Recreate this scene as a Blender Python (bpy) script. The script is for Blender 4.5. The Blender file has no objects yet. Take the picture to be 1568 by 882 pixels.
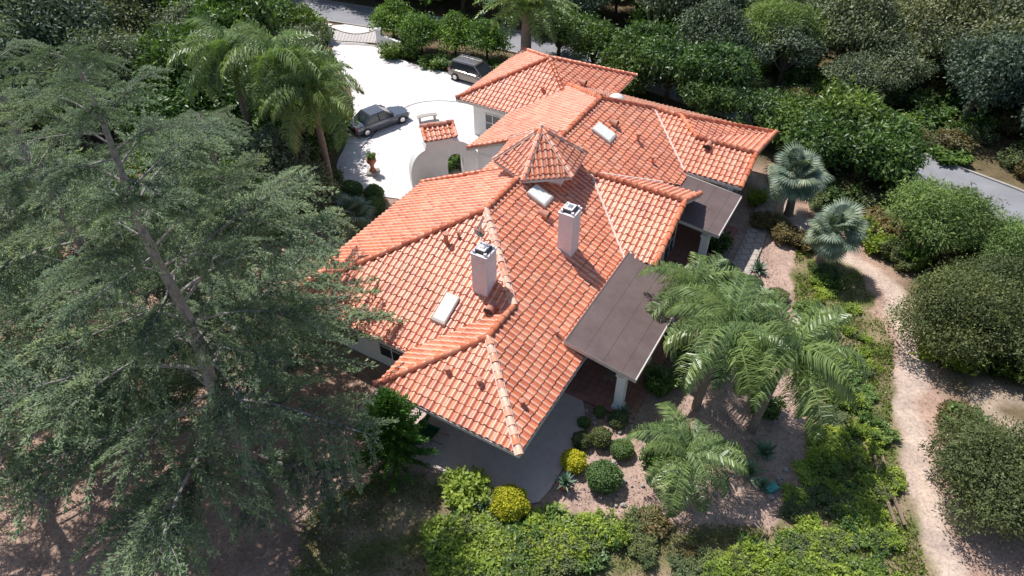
import bpy, bmesh, math, random
import numpy as np
from mathutils import Vector, Matrix
random.seed(7); rng=np.random.default_rng(7)
R=math.radians
scene=bpy.context.scene
COL=bpy.context.collection

# ------------------------------------------------------------------ materials
def newmat(name):
    m=bpy.data.materials.new(name); m.use_nodes=True
    nt=m.node_tree; nt.nodes.clear()
    return m,nt
def N(nt,t,**k):
    n=nt.nodes.new(t)
    for a,b in k.items(): setattr(n,a,b)
    return n
def L(nt,a,b): nt.links.new(a,b)
def mixc(nt,fac,a,b,mode='MIX'):
    n=N(nt,'ShaderNodeMix',data_type='RGBA',blend_type=mode)
    for sock,val in ((0,fac),(6,a),(7,b)):
        if isinstance(val,(int,float)): n.inputs[sock].default_value=val
        elif isinstance(val,tuple): n.inputs[sock].default_value=(*val,1) if len(val)==3 else val
        else: L(nt,val,n.inputs[sock])
    return n.outputs[2]
def noise(nt,scale,detail=4,coord='obj',rough=.6):
    tc=N(nt,'ShaderNodeNewGeometry') if coord=='world' else N(nt,'ShaderNodeTexCoord')
    n=N(nt,'ShaderNodeTexNoise'); n.inputs['Scale'].default_value=scale; n.inputs['Detail'].default_value=detail
    n.inputs['Roughness'].default_value=rough
    L(nt,tc.outputs['Position' if coord=='world' else 'Object'],n.inputs['Vector'])
    return n.outputs['Fac']
def ramp(nt,fac,stops):
    r=N(nt,'ShaderNodeValToRGB'); cr=r.color_ramp
    while len(cr.elements)<len(stops): cr.elements.new(.5)
    for e,(p,c) in zip(cr.elements,stops):
        e.position=p; e.color=(*c,1) if len(c)==3 else c
    L(nt,fac,r.inputs[0]); return r.outputs[0]
def bump(nt,h,strength=.3,dist=.05):
    b=N(nt,'ShaderNodeBump'); b.inputs['Strength'].default_value=strength; b.inputs['Distance'].default_value=dist
    L(nt,h,b.inputs['Height']); return b.outputs[0]
def simple(name,col,rough=.7,metal=0,var=.15,scale=3,spec=.4,bs=.0,coat=0):
    m,nt=newmat(name); o=N(nt,'ShaderNodeOutputMaterial'); p=N(nt,'ShaderNodeBsdfPrincipled')
    f=noise(nt,scale,5)
    c1=tuple(max(0,c*(1-var)) for c in col); c2=tuple(min(1,c*(1+var)) for c in col)
    L(nt,ramp(nt,f,[(.3,c1),(.7,c2)]),p.inputs['Base Color'])
    p.inputs['Roughness'].default_value=rough; p.inputs['Metallic'].default_value=metal
    p.inputs['Specular IOR Level'].default_value=spec; p.inputs['Coat Weight'].default_value=coat
    if bs: L(nt,bump(nt,noise(nt,scale*12,3),bs,.02),p.inputs['Normal'])
    L(nt,p.outputs[0],o.inputs[0]); return m
def foliage(name,dark,light,trans=.25,rough=.5,spec=.35,rv=.35,g=1.6):
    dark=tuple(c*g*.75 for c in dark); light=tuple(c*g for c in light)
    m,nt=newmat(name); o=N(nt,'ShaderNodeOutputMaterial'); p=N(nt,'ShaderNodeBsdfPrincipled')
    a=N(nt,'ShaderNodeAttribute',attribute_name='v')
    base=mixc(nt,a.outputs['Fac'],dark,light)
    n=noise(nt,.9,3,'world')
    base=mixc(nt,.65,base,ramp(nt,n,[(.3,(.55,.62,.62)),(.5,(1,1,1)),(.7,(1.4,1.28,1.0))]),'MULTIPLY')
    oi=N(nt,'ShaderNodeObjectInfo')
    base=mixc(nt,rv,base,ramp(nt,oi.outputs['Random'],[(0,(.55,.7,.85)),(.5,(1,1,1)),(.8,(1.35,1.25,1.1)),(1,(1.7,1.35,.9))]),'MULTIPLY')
    L(nt,base,p.inputs['Base Color']); p.inputs['Roughness'].default_value=rough
    p.inputs['Specular IOR Level'].default_value=spec
    t=N(nt,'ShaderNodeBsdfTranslucent')
    L(nt,mixc(nt,1.0,base,(1.3,1.5,.6),'MULTIPLY'),t.inputs['Color'])
    mx=N(nt,'ShaderNodeMixShader'); mx.inputs[0].default_value=trans
    L(nt,p.outputs[0],mx.inputs[1]); L(nt,t.outputs[0],mx.inputs[2]); L(nt,mx.outputs[0],o.inputs[0])
    return m

M={}
def tile_mat():
    m,nt=newmat('terracotta_tile'); o=N(nt,'ShaderNodeOutputMaterial'); p=N(nt,'ShaderNodeBsdfPrincipled')
    a=N(nt,'ShaderNodeAttribute',attribute_name='tile'); c=N(nt,'ShaderNodeAttribute',attribute_name='crown')
    base=ramp(nt,a.outputs['Fac'],[(0,(.56,.16,.085)),(.12,(.68,.20,.10)),(.3,(.73,.225,.11)),(.7,(.78,.26,.13)),(.9,(.82,.35,.21)),(1,(.50,.14,.08))])
    big=noise(nt,.3,4)
    base=mixc(nt,.8,base,ramp(nt,big,[(.35,(.84,.80,.80)),(.65,(1.08,1.08,1.08))]),'MULTIPLY')
    pale=mixc(nt,.56,base,(.93,.72,.58))  # pale barrel tops: weathering plus glossy sun highlights put into the colour
    mr=N(nt,'ShaderNodeMapRange'); mr.inputs[1].default_value=.62; mr.inputs[2].default_value=1; L(nt,c.outputs['Fac'],mr.inputs[0])
    base=mixc(nt,mr.outputs[0],base,pale)
    st=noise(nt,9,5)
    base=mixc(nt,.55,base,ramp(nt,st,[(.3,(.70,.66,.64)),(.6,(1.06,1.06,1.06))]),'MULTIPLY')
    L(nt,base,p.inputs['Base Color']); p.inputs['Roughness'].default_value=.4; p.inputs['Specular IOR Level'].default_value=.6
    L(nt,bump(nt,noise(nt,40,3),.15,.01),p.inputs['Normal'])
    L(nt,p.outputs[0],o.inputs[0]); return m
M['tile']=tile_mat()
M['mortar']=simple('pale_mortar',(.74,.60,.53),.8,var=.15,scale=6)
M['stucco']=simple('white_stucco',(.84,.82,.80),.85,var=.05,scale=2,bs=.3)
M['stuccopink']=simple('chimney_stucco',(.86,.78,.79),.85,var=.07,scale=2,bs=.3)
M['fascia']=simple('fascia_paint',(.60,.55,.50),.6,var=.1)
M['trim']=simple('brown_trim',(.17,.13,.12),.6,var=.1)
M['glass']=simple('window_glass',(.03,.04,.05),.08,var=.2,spec=.8)
M['frame']=simple('white_frame',(.8,.8,.8),.4,var=.05)
M['dark']=simple('dark_metal',(.03,.03,.035),.5,var=.2)
M['skylight']=simple('skylight_acrylic',(.85,.85,.80),.25,var=.04)
M['pvc']=simple('vent_terracotta',(.50,.22,.15),.6,var=.2)
M['wood']=simple('weathered_wood',(.24,.17,.12),.8,var=.3,scale=8)
M['bark']=simple('bark',(.13,.10,.08),.9,var=.4,scale=6,bs=.6)
M['greybark']=simple('grey_bark',(.34,.31,.29),.9,var=.35,scale=6,bs=.5)
M['palmtrunk']=simple('palm_trunk',(.25,.20,.16),.9,var=.35,scale=9,bs=.5)
M['rubber']=simple('tyre_rubber',(.02,.02,.02),.8)
M['rim']=simple('alloy_rim',(.55,.55,.57),.3,metal=.9,var=.05)
M['red']=simple('tail_light',(.4,.02,.02),.2)
M['lamp']=simple('head_lamp',(.75,.75,.75),.1)
M['urn']=simple('terracotta_urn',(.42,.16,.09),.7,var=.2)
M['rock']=simple('rock',(.42,.37,.33),.9,var=.3,scale=3,bs=.6)
M['flower']=foliage('flowers',(.30,.05,.05),(.5,.2,.08),.2,g=1)
M['asphalt']=simple('asphalt',(.27,.27,.29),.9,var=.12,scale=.6,bs=.2)
M['kerb']=simple('concrete_kerb',(.42,.38,.35),.85,var=.12,scale=2)
M['greenpaint']=simple('green_enamel',(.03,.16,.07),.4)
def concrete(name,col,brick=None):
    m,nt=newmat(name); o=N(nt,'ShaderNodeOutputMaterial'); p=N(nt,'ShaderNodeBsdfPrincipled')
    f=noise(nt,.25,6); f2=noise(nt,3,6)
    b=ramp(nt,f,[(.3,tuple(c*.86 for c in col)),(.7,tuple(min(1,c*1.05) for c in col))])
    b=mixc(nt,.6,b,ramp(nt,f2,[(.3,(.80,.79,.78)),(.6,(1.05,1.05,1.05))]),'MULTIPLY')
    if brick:
        tc=N(nt,'ShaderNodeTexCoord'); br=N(nt,'ShaderNodeTexBrick',offset=brick[1]); br.inputs['Scale'].default_value=1
        br.inputs['Brick Width'].default_value=brick[0]; br.inputs['Row Height'].default_value=brick[0]
        br.inputs['Mortar Size'].default_value=brick[2]; br.inputs['Color1'].default_value=(1,1,1,1); br.inputs['Color2'].default_value=(.9,.88,.87,1)
        br.inputs['Mortar'].default_value=(.66,.63,.61,1)
        L(nt,tc.outputs['Object'],br.inputs['Vector'])
        b=mixc(nt,1.0,b,br.outputs['Color'],'MULTIPLY')
    L(nt,b,p.inputs['Base Color']); p.inputs['Roughness'].default_value=.85
    L(nt,p.outputs[0],o.inputs[0]); return m
M['drive']=concrete('driveway_concrete',(.86,.81,.79),(4.2,0,.02))
M['patio']=concrete('patio_concrete',(.60,.48,.43))
M['porch']=concrete('porch_tile',(.45,.21,.16),(.4,0,.02))
def rolled_roof():
    m,nt=newmat('rolled_roofing'); o=N(nt,'ShaderNodeOutputMaterial'); p=N(nt,'ShaderNodeBsdfPrincipled')
    tc=N(nt,'ShaderNodeTexCoord'); s=N(nt,'ShaderNodeSeparateXYZ'); L(nt,tc.outputs['Object'],s.inputs[0])
    w=N(nt,'ShaderNodeMath',operation='FRACT'); mu=N(nt,'ShaderNodeMath',operation='MULTIPLY'); mu.inputs[1].default_value=1.05
    L(nt,s.outputs[1],mu.inputs[0]); L(nt,mu.outputs[0],w.inputs[0])
    ln=ramp(nt,w.outputs[0],[(0,(.6,.6,.6)),(.03,(1,1,1)),(.97,(1,1,1)),(1,(.6,.6,.6))])
    b=ramp(nt,noise(nt,.8,6),[(.3,(.125,.088,.085)),(.7,(.175,.13,.125))])
    b=mixc(nt,1.0,b,ln,'MULTIPLY'); b=mixc(nt,.4,b,ramp(nt,noise(nt,25,4),[(.3,(.7,.7,.7)),(.7,(1.3,1.3,1.3))]),'MULTIPLY')
    L(nt,b,p.inputs['Base Color']); p.inputs['Roughness'].default_value=.85; p.inputs['Specular IOR Level'].default_value=.25; L(nt,p.outputs[0],o.inputs[0]); return m
M['patroof']=rolled_roof()

M['cedar']=foliage('cedar_needles',(.045,.075,.048),(.18,.24,.135),.22,.6,.3,.2,1.65)
M['oak']=foliage('olive_leaves',(.035,.05,.03),(.15,.18,.115),.2,.5,.4,.7)
M['mango']=foliage('glossy_leaves',(.022,.05,.014),(.115,.185,.045),.25,.4,.45,.6)
M['citrus']=foliage('citrus_leaves',(.025,.065,.012),(.13,.22,.035),.3,.45,.4,.4)
M['pepper']=foliage('pepper_leaves',(.05,.085,.03),(.19,.26,.09),.3,.6,.3,.2)
M['grey']=foliage('grey_shrub_leaves',(.05,.065,.03),(.15,.18,.085),.25,.7,.15,.3)
M['palm']=foliage('palm_leaflets',(.05,.085,.025),(.21,.28,.11),.3,.36,.6,.2)
M['fan']=foliage('fan_palm_leaves',(.09,.13,.09),(.24,.30,.22),.15,.5,.4,.2,1.2)
M['yellow']=foliage('golden_shrub_leaves',(.26,.26,.015),(.56,.52,.04),.2,.5,.3,.1,1.3)
M['green']=foliage('green_shrub_leaves',(.03,.06,.022),(.12,.19,.06),.2,.5,.35,.3)
M['cover']=foliage('groundcover_leaves',(.07,.105,.014),(.26,.33,.06),.3,.5,.3,.4,1.6)
M['coni']=foliage('conifer_leaves',(.02,.06,.012),(.09,.20,.04),.2,.5,.3,.1,1.4)
M['agave']=foliage('agave_leaves',(.06,.10,.07),(.16,.24,.16),.1,.45,.4,.3)
M['redleaf']=foliage('bronze_leaves',(.08,.06,.025),(.22,.18,.08),.2,.5,.3,.3,1.2)
M['grass']=foliage('grass_blades',(.05,.07,.02),(.18,.20,.07),.3,.6,.2,0)

# ------------------------------------------------------------------ mesh helpers
def link(ob,parent=None):
    COL.objects.link(ob)
    if parent is not None: ob.parent=parent
    return ob
def empty(name,loc=(0,0,0),rz=0):
    e=bpy.data.objects.new(name,None); e.location=loc; e.rotation_euler=(0,0,rz); e.empty_display_size=.5
    return link(e)
class MB:
    def __init__(s): s.V=[];s.F=[];s.m=[];s.v=[];s.n=0;s.c=[]
    def add(s,V,F,mi=0,v=.5,c=0.):
        V=np.asarray(V,float).reshape(-1,3); F=np.asarray(F,int).reshape(-1,4)
        s.V.append(V); s.F.append(F+s.n); s.m.append(np.full(len(F),mi)); s.n+=len(V)
        s.v.append(np.broadcast_to(np.asarray(v,float),(len(V),)).copy()); s.c.append(np.broadcast_to(np.asarray(c,float),(len(V),)).copy())
    def mesh(s,name,mats,smooth=False,attr='v',crown=False):
        V=np.concatenate(s.V);F=np.concatenate(s.F);mi=np.concatenate(s.m);v=np.concatenate(s.v)
        me=bpy.data.meshes.new(name); me.vertices.add(len(V)); me.vertices.foreach_set('co',V.astype(np.float32).ravel())
        me.loops.add(4*len(F)); me.loops.foreach_set('vertex_index',F.astype(np.int32).ravel())
        me.polygons.add(len(F)); me.polygons.foreach_set('loop_start',np.arange(0,4*len(F),4,dtype=np.int32))
        me.polygons.foreach_set('material_index',mi.astype(np.int32))
        me.polygons.foreach_set('use_smooth',np.full(len(F),smooth))
        a=me.attributes.new(attr,'FLOAT','POINT'); a.data.foreach_set('value',v.astype(np.float32))
        if crown:
            a=me.attributes.new('crown','FLOAT','POINT'); a.data.foreach_set('value',np.concatenate(s.c).astype(np.float32))
        for m in mats: me.materials.append(m)
        me.update(calc_edges=True); me.validate()
        return me
def obj(name,me,parent=None,loc=(0,0,0),rot=(0,0,0),sc=(1,1,1)):
    o=bpy.data.objects.new(name,me); o.location=loc; o.rotation_euler=rot
    o.scale=sc if not isinstance(sc,(int,float)) else (sc,sc,sc)
    return link(o,parent)
def unit(a): return a/np.maximum(np.linalg.norm(a,axis=-1,keepdims=True),1e-9)
def leaves(mb,C,D,Nn,Ln,W,v,mi=0):
    C=np.asarray(C);n=len(C);D=unit(D);S=unit(np.cross(D,Nn)); Nn=unit(np.cross(S,D))
    Ln=np.broadcast_to(Ln,(n,))[:,None]; W=np.broadcast_to(W,(n,))[:,None]
    V=np.stack([C,C+D*Ln*.45+S*W*.5+Nn*W*.12,C+D*Ln,C+D*Ln*.45-S*W*.5+Nn*W*.12],1).reshape(-1,3)
    F=np.arange(4*n).reshape(-1,4)
    mb.add(V,F,mi,np.repeat(np.broadcast_to(v,(n,)),4))
def tube(mb,P,r,sides=6,mi=0,v=.5):
    P=np.asarray(P,float); n=len(P); r=np.broadcast_to(r,(n,))
    T=unit(np.gradient(P,axis=0)); ref=np.array([0,0,1.]) if abs(T[0][2])<.9 else np.array([1.,0,0])
    A=unit(np.cross(T,ref)); B=np.cross(T,A)
    th=np.linspace(0,2*np.pi,sides,endpoint=False)
    V=(P[:,None]+r[:,None,None]*(np.cos(th)[None,:,None]*A[:,None]+np.sin(th)[None,:,None]*B[:,None])).reshape(-1,3)
    F=[]
    for i in range(n-1):
        for j in range(sides):
            k=(j+1)%sides; F.append((i*sides+j,i*sides+k,(i+1)*sides+k,(i+1)*sides+j))
    mb.add(V,F,mi,v)
def box(mb,c,s,mi=0,rz=0):
    x,y,z=[q/2 for q in s]
    V=np.array([(-x,-y,-z),(x,-y,-z),(x,y,-z),(-x,y,-z),(-x,-y,z),(x,-y,z),(x,y,z),(-x,y,z)])
    if rz:
        cc,ss=math.cos(rz),math.sin(rz); V=V@np.array([[cc,ss,0],[-ss,cc,0],[0,0,1]])
    mb.add(V+np.array(c),[(0,3,2,1),(4,5,6,7),(0,1,5,4),(1,2,6,5),(2,3,7,6),(3,0,4,7)],mi)
def polymesh(name,pts,mat,z=0.,thick=0.,parent=None):
    bm=bmesh.new(); vs=[bm.verts.new((p[0],p[1],z if len(p)<3 else p[2])) for p in pts]
    f=bm.faces.new(vs)
    if f.normal.z<0: f.normal_flip()
    bm.normal_update()
    if thick:
        r=bmesh.ops.extrude_face_region(bm,geom=[f]); 
        for g in r['geom']:
            if isinstance(g,bmesh.types.BMVert): g.co.z+=thick
        bmesh.ops.recalc_face_normals(bm,faces=bm.faces)
    bmesh.ops.triangulate(bm,faces=[f for f in bm.faces if len(f.verts)>4])
    me=bpy.data.meshes.new(name); bm.to_mesh(me); bm.free(); me.materials.append(mat)
    return obj(name,me,parent)
def smoothpoly(pts,it=2):
    P=[np.array(p,float) for p in pts]
    for _ in range(it):
        Q=[]
        for i in range(len(P)):
            a,b=P[i],P[(i+1)%len(P)]; Q+= [a*.75+b*.25,a*.25+b*.75]
        P=Q
    return P
def catmull(pts,n=8):
    P=[np.array(p,float) for p in pts]; P=[2*P[0]-P[1]]+P+[2*P[-1]-P[-2]]; out=[]
    for i in range(1,len(P)-2):
        for k in range(n):
            t=k/n; a,b,c,d=P[i-1:i+3]
            out.append(.5*((2*b)+(c-a)*t+(2*a-5*b+4*c-d)*t*t+(-a+3*b-3*c+d)*t**3))
    out.append(P[-2]); return np.array(out)
def strip(name,line,w,mat,z=0.,thick=0,parent=None):
    P=np.asarray(line); T=unit(np.gradient(P,axis=0)); S=np.stack([-T[:,1],T[:,0]],1)
    V=[];n=len(P);mb=MB()
    a=np.c_[P+S*w/2,np.full(n,z)]; b=np.c_[P-S*w/2,np.full(n,z)]
    V=np.concatenate([a,b]); F=[(i,n+i,n+i+1,i+1) for i in range(n-1)]
    mb.add(V,F)
    if thick:
        mb.add(np.concatenate([a,a-[0,0,thick]]),[(i,i+1,n+i+1,n+i) for i in range(n-1)])
        mb.add(np.concatenate([b,b-[0,0,thick]]),[(i,n+i,n+i+1,i+1) for i in range(n-1)])
    return obj(name,mb.mesh(name,[mat]),parent)

# ------------------------------------------------------------------ camera / light / world
cam=bpy.data.cameras.new('camera'); cam.sensor_width=36; cam.lens=1070/1568*36; cam.clip_end=3000
co=bpy.data.objects.new('camera',cam); co.location=(0,0,27); co.rotation_euler=(R(48),0,0); link(co); scene.camera=co
el=R(59); az=(-.64,.77)
tos=Vector((az[0]*math.cos(el),az[1]*math.cos(el),math.sin(el)))
sl=bpy.data.lights.new('sun','SUN'); sl.energy=5.0; sl.angle=R(.5); sl.color=(1,.965,.92)
so=bpy.data.objects.new('sun',sl); so.rotation_euler=tos.to_track_quat('Z','Y').to_euler(); so.location=(0,0,60); link(so)
w=bpy.data.worlds.new('World'); scene.world=w; w.use_nodes=True; nt=w.node_tree; nt.nodes.clear()
sk=nt.nodes.new('ShaderNodeTexSky'); sk.sky_type='NISHITA'; sk.sun_disc=False; sk.sun_elevation=el; sk.sun_rotation=math.atan2(az[0],az[1])
bg=nt.nodes.new('ShaderNodeBackground'); bg.inputs[1].default_value=.12; wo=nt.nodes.new('ShaderNodeOutputWorld')
nt.links.new(sk.outputs[0],bg.inputs[0]); nt.links.new(bg.outputs[0],wo.inputs[0])
scene.view_settings.view_transform='Standard'; scene.view_settings.look='None'; scene.view_settings.exposure=0

# ------------------------------------------------------------------ ground
def pip(X,Y,poly):
    ins=np.zeros(X.shape,bool); n=len(poly)
    for i in range(n):
        x1,y1=poly[i][:2]; x2,y2=poly[(i+1)%n][:2]
        if y1==y2: continue
        c=((y1>Y)!=(y2>Y))&(X<(x2-x1)*(Y-y1)/(y2-y1)+x1); ins^=c
    return ins
def distline(X,Y,P):
    d=np.full(X.shape,1e9)
    for i in range(len(P)-1):
        a=P[i];b=P[i+1];ab=b-a;L2=(ab**2).sum()+1e-9
        t=np.clip(((X-a[0])*ab[0]+(Y-a[1])*ab[1])/L2,0,1)
        d=np.minimum(d,np.hypot(X-a[0]-t*ab[0],Y-a[1]-t*ab[1]))
    return d
gk=rng.random((10,4))
def wob(X,Y,f,s=0):
    o=0
    for i in range(5):
        k=gk[(i+s)%10]; an=k[0]*6.28; o=o+np.sin((X*np.cos(an)+Y*np.sin(an))*f*(1+i*.7)+k[1]*9)*(.5**(i*.6))
    return o/2.2
PATH=catmull([(16.8,41.5),(17.9,38.5),(19.8,33.8),(21.6,30.6),(21.2,25.9),(19.8,22.5),(18.6,19.5),(17.9,16),(17.2,12),(17,5)],8)
PATHR=catmull([(26,19),(22.6,20.9),(24.5,22.4),(29,20)],8)
GRASS=[(-9.5,6),(-9,12),(-8.5,16),(-6,17.6),(-2.2,17.1),(1,15.9),(6,15.2),(11,15.2),(13.6,18),(14.3,22),(15.2,26),(16.3,30),(17.4,33.5),(16.5,38),(19,37),(20.6,31),(20.2,26),(18.9,21.5),(17.6,18),(17,6)]
MULCH=[(-.5,16.6),(1,15.9),(6,15.2),(11,15.2),(13.6,18),(14.3,22),(15.2,26),(16.3,30),(17.4,33.5),(15,40),(12,40),(4,20)]
xs=np.concatenate([[-700,-400,-220,-130,-85],np.arange(-62,62,.24),[85,130,220,400,700]])
ys=np.concatenate([[-500,-250,-100,-30,0],np.arange(7,92,.24),[120,180,300,500,900]])
GX,GY=np.meshgrid(xs,ys)
wx=GX+.35*wob(GX,GY,1.3); wy=GY+.35*wob(GX,GY,1.1,3)
colr=np.zeros(GX.shape+(3,)); colr[:]=(.50,.345,.275)
def blend(mask,c):
    colr[:]=colr*(1-mask[...,None])+np.array(c)*mask[...,None]
far=np.clip(((GY-40)/4+wob(GX,GY,.5)),0,1)*.9
blend(far,(.10,.10,.045))
blend(np.clip((GX-22)/2+wob(GX,GY,.6,2),0,1)*.85,(.17,.14,.075))
blend(np.clip((-GX-15)/4+(GY-32)/4,0,1)*.5,(.24,.18,.12))
blend(np.clip(wob(GX,GY,.8,1)*1.3,0,1)*.45*(GX<-7),(.28,.18,.13))
blend(pip(wx,wy,GRASS)*np.clip(.70+.45*wob(GX,GY,2.1,1),0,1),(.17,.185,.07))
blend(pip(wx,wy,MULCH).astype(float),(.52,.375,.315))
blend(np.clip((.8-distline(wx,wy,PATH))*2.5,0,1),(.64,.51,.43))
blend(np.clip((.8-distline(wx,wy,PATHR))*2,0,1)*.8,(.50,.40,.32))
blend(np.clip((1.8-distline(wx,wy,catmull([(-30,36),(-32.5,39),(-34,43)],6)))*.8,0,1),(.66,.54,.46))
Z=.10*wob(GX,GY,.35,4)*np.clip((GX-13)/3,0,1)+.06*wob(GX,GY,1.0,5)*np.clip((-GX-8)/3,0,1)*np.clip((36-GY)/4,0,1)-.05
Z=np.where((GY>90)|(GY<7)|(abs(GX)>62),-.05,Z)
V=np.stack([GX,GY,Z],-1).reshape(-1,3); ny,nx=GX.shape
I=np.arange(ny*nx).reshape(ny,nx); F=np.stack([I[:-1,:-1],I[:-1,1:],I[1:,1:],I[1:,:-1]],-1).reshape(-1,4)
mb=MB(); mb.add(V,F)
m,nt=newmat('ground_soil'); o=N(nt,'ShaderNodeOutputMaterial'); p=N(nt,'ShaderNodeBsdfPrincipled')
a=N(nt,'ShaderNodeAttribute',attribute_name='gcol')
c=mixc(nt,.85,a.outputs['Color'],ramp(nt,noise(nt,7,6,rough=.75),[(.3,(.5,.47,.45)),(.5,(1,1,1)),(.72,(1.35,1.35,1.33))]),'MULTIPLY')
c=mixc(nt,.8,c,ramp(nt,noise(nt,.8,5),[(.3,(.62,.6,.6)),(.7,(1.2,1.17,1.12))]),'MULTIPLY')
L(nt,c,p.inputs['Base Color']); p.inputs['Roughness'].default_value=.95; p.inputs['Specular IOR Level'].default_value=.1
L(nt,bump(nt,noise(nt,9,6,rough=.8),.8,.06),p.inputs['Normal']); L(nt,p.outputs[0],o.inputs[0])
me=mb.mesh('ground',[m],True)
ca=me.attributes.new('gcol','FLOAT_COLOR','POINT'); ca.data.foreach_set('color',np.concatenate([colr.reshape(-1,3),np.ones((nx*ny,1))],1).astype(np.float32).ravel())
obj('ground',me)

DRIVE=[(-17.2,64.8),(-12.4,64.2),(-11.6,62.3),(-9,60),(-4.8,57.8),(.9,55.9),(4,52),(0,47),(2,41),(4,38.5),(0,35.5),(-6.0,38.6),(-10.6,39.6),(-12.8,42.5),(-12.3,46.6),(-12.9,53.5),(-16.0,60.8)]
polymesh('driveway',smoothpoly(DRIVE,2),M['drive'],z=.0,thick=.012)
strip('driveway_apron',catmull([(-14.8,64.3),(-15.2,66.5),(-15.8,69.3)],5),5.0,M['drive'],z=.006)
ROAD=catmull([(-64,83),(-32,77),(-16,71.5),(-3,66.5),(8,60.5),(19.5,51.0),(27.3,44.2),(32.4,39.0),(38,33.5),(62,18)],10)
strip('road',ROAD,4.4,M['asphalt'],z=.02)
for s in (1,-1):
    T=unit(np.gradient(ROAD,axis=0)); S=np.stack([-T[:,1],T[:,0]],1)
    strip('road_kerb',ROAD+S*2.3*s,.2,M['kerb'],z=.11,thick=.2)
Tl=catmull([(-11.2,45.5),(-9.5,50.5),(-7.2,52.8),(-3.5,52.4),(0,49.5)],8)
strip('driveway_band',Tl,.13,simple('brick_band',(.16,.16,.2),.8),z=.018)
strip('stepping_path',catmull([(17.9,40.2),(16.4,37),(14.8,33.8),(13.4,31.2),(12.4,28.6)],8),1.2,concrete('stone_steps',(.52,.45,.40),(.55,.5,.06)),z=.05,thick=.1)

# ------------------------------------------------------------------ HOUSE
H=empty('hacienda_house',(.29,16.6,0),R(60))
TW,TL=.33,.40
us=np.array([0,.08,.2,.32,.44,.56,.64,.82,1.0])
hmax=.072
hp=np.where(us<=.64,np.sin(np.pi*np.clip(us/.64,0,1))**.85*hmax,-.012*np.sin(np.pi*(us-.64)/.36))
crown=np.clip(hp/hmax,0,1)
tm=M['tile']
def plane3(p):
    (x1,y1,z1),(x2,y2,z2),(x3,y3,z3)=p[:3]
    A=np.array([[x1,y1,1],[x2,y2,1],[x3,y3,1]]); return np.linalg.solve(A,np.array([z1,z2,z3]))
def tile_face(name,poly,pl,parent=H,mat=tm,deck=True,tw=TW,tl=TL):
    P=np.array([q[:2] for q in poly],float)
    ar=sum(P[i][0]*P[(i+1)%len(P)][1]-P[(i+1)%len(P)][0]*P[i][1] for i in range(len(P)))
    if ar<0: P=P[::-1]
    g=np.array(pl[:2]); d=-g/np.linalg.norm(g); c=np.array([-d[1],d[0]])
    S=P@d; C=P@c
    k0,k1=int(math.floor(S.min()/tl))-1,int(math.ceil(S.max()/tl))+1
    j0,j1=int(math.floor(C.min()/tw))-1,int(math.ceil(C.max()/tw))+1
    nk,nj=k1-k0,j1-j0
    K,J=np.meshgrid(np.arange(k0,k1),np.arange(j0,j1),indexing='ij')
    rnd=rng.random(K.shape); jz=rng.normal(0,.006,K.shape); js=rng.normal(0,.014,K.shape)
    cc=(J[...,None,None]+us[None,None,None,:])*tw+np.zeros((1,1,3,1))
    row=np.array([0,1,1])[None,None,:,None]
    ss=(K[...,None,None]+row)*tl+row*js[...,None,None]
    ss=ss+np.zeros_like(cc)
    hh=hp[None,None,None,:]*(1-.12*(1-row))+row*.044+row*jz[...,None,None]
    hh=hh+np.array([0,0,-.055])[None,None,:,None]
    X=ss*d[0]+cc*c[0]; Y=ss*d[1]+cc*c[1]; Zz=pl[0]*X+pl[1]*Y+pl[2]+hh
    V=np.stack([X,Y,Zz],-1); nu=len(us)
    idx=np.arange(V.size//3).reshape(nk,nj,3,nu)
    F1=np.stack([idx[:,:,0,:-1],idx[:,:,1,:-1],idx[:,:,1,1:],idx[:,:,0,1:]],-1).reshape(-1,4)
    V2=V[:,:,1:2].reshape(-1,3); n0=V.size//3; id2=(n0+np.arange(len(V2))).reshape(nk,nj,nu)
    F2=np.stack([id2[:,:,:-1],idx[:,:,2,:-1],idx[:,:,2,1:],id2[:,:,1:]],-1).reshape(-1,4)
    ta=(rnd[...,None,None]+np.zeros_like(cc)); cr=(crown[None,None,None,:]+np.zeros_like(cc))
    mb=MB(); mb.add(np.concatenate([V.reshape(-1,3),V2]),np.concatenate([F1,F2]),0,np.concatenate([ta.ravel(),ta[:,:,1].ravel()]),np.concatenate([cr.ravel(),cr[:,:,1].ravel()*0]))
    me=mb.mesh(name,[mat],True,attr='tile',crown=True)
    bm=bmesh.new(); bm.from_mesh(me)
    for i in range(len(P)):
        a=P[i];b=P[(i+1)%len(P)]; e=b-a
        if np.hypot(*e)<1e-4: continue
        no=Vector((e[1],-e[0],0)).normalized()
        bmesh.ops.bisect_plane(bm,geom=bm.verts[:]+bm.edges[:]+bm.faces[:],plane_co=(a[0],a[1],0),plane_no=no,clear_outer=True)
    bm.normal_update()
    fl=[f for f in bm.faces if f.normal.z<-1e-3]
    if fl: bmesh.ops.reverse_faces(bm,faces=fl)
    bm.to_mesh(me); bm.free()
    obj(name,me,parent)
    if deck: polymesh('roof_deck',[(q[0],q[1],pl[0]*q[0]+pl[1]*q[1]+pl[2]-.06) for q in P],M['fascia'],parent=parent)
k=.45;ze=2.9
plSE=(0,k,ze); plSW=(k,0,ze); plNWw=(0,-k,ze+k*7.4); plSWm=(k,0,ze-k*2.3); plNW=(0,-k,ze+k*15.1)
tile_face('roof_se_1',[(0,0),(6,0),(6,3.7),(3.7,3.7)],plSE)
tile_face('roof_se_2',[(6,0),(12.1,0),(17.2,5.1),(17.2,7.55),(9.85,7.55),(6,3.7)],plSE)
tile_face('roof_se_3',[(17.2,5.1),(21.4,.9),(22.5,.9),(26.45,4.85),(23.75,7.55),(17.2,7.55)],plSE)
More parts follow.
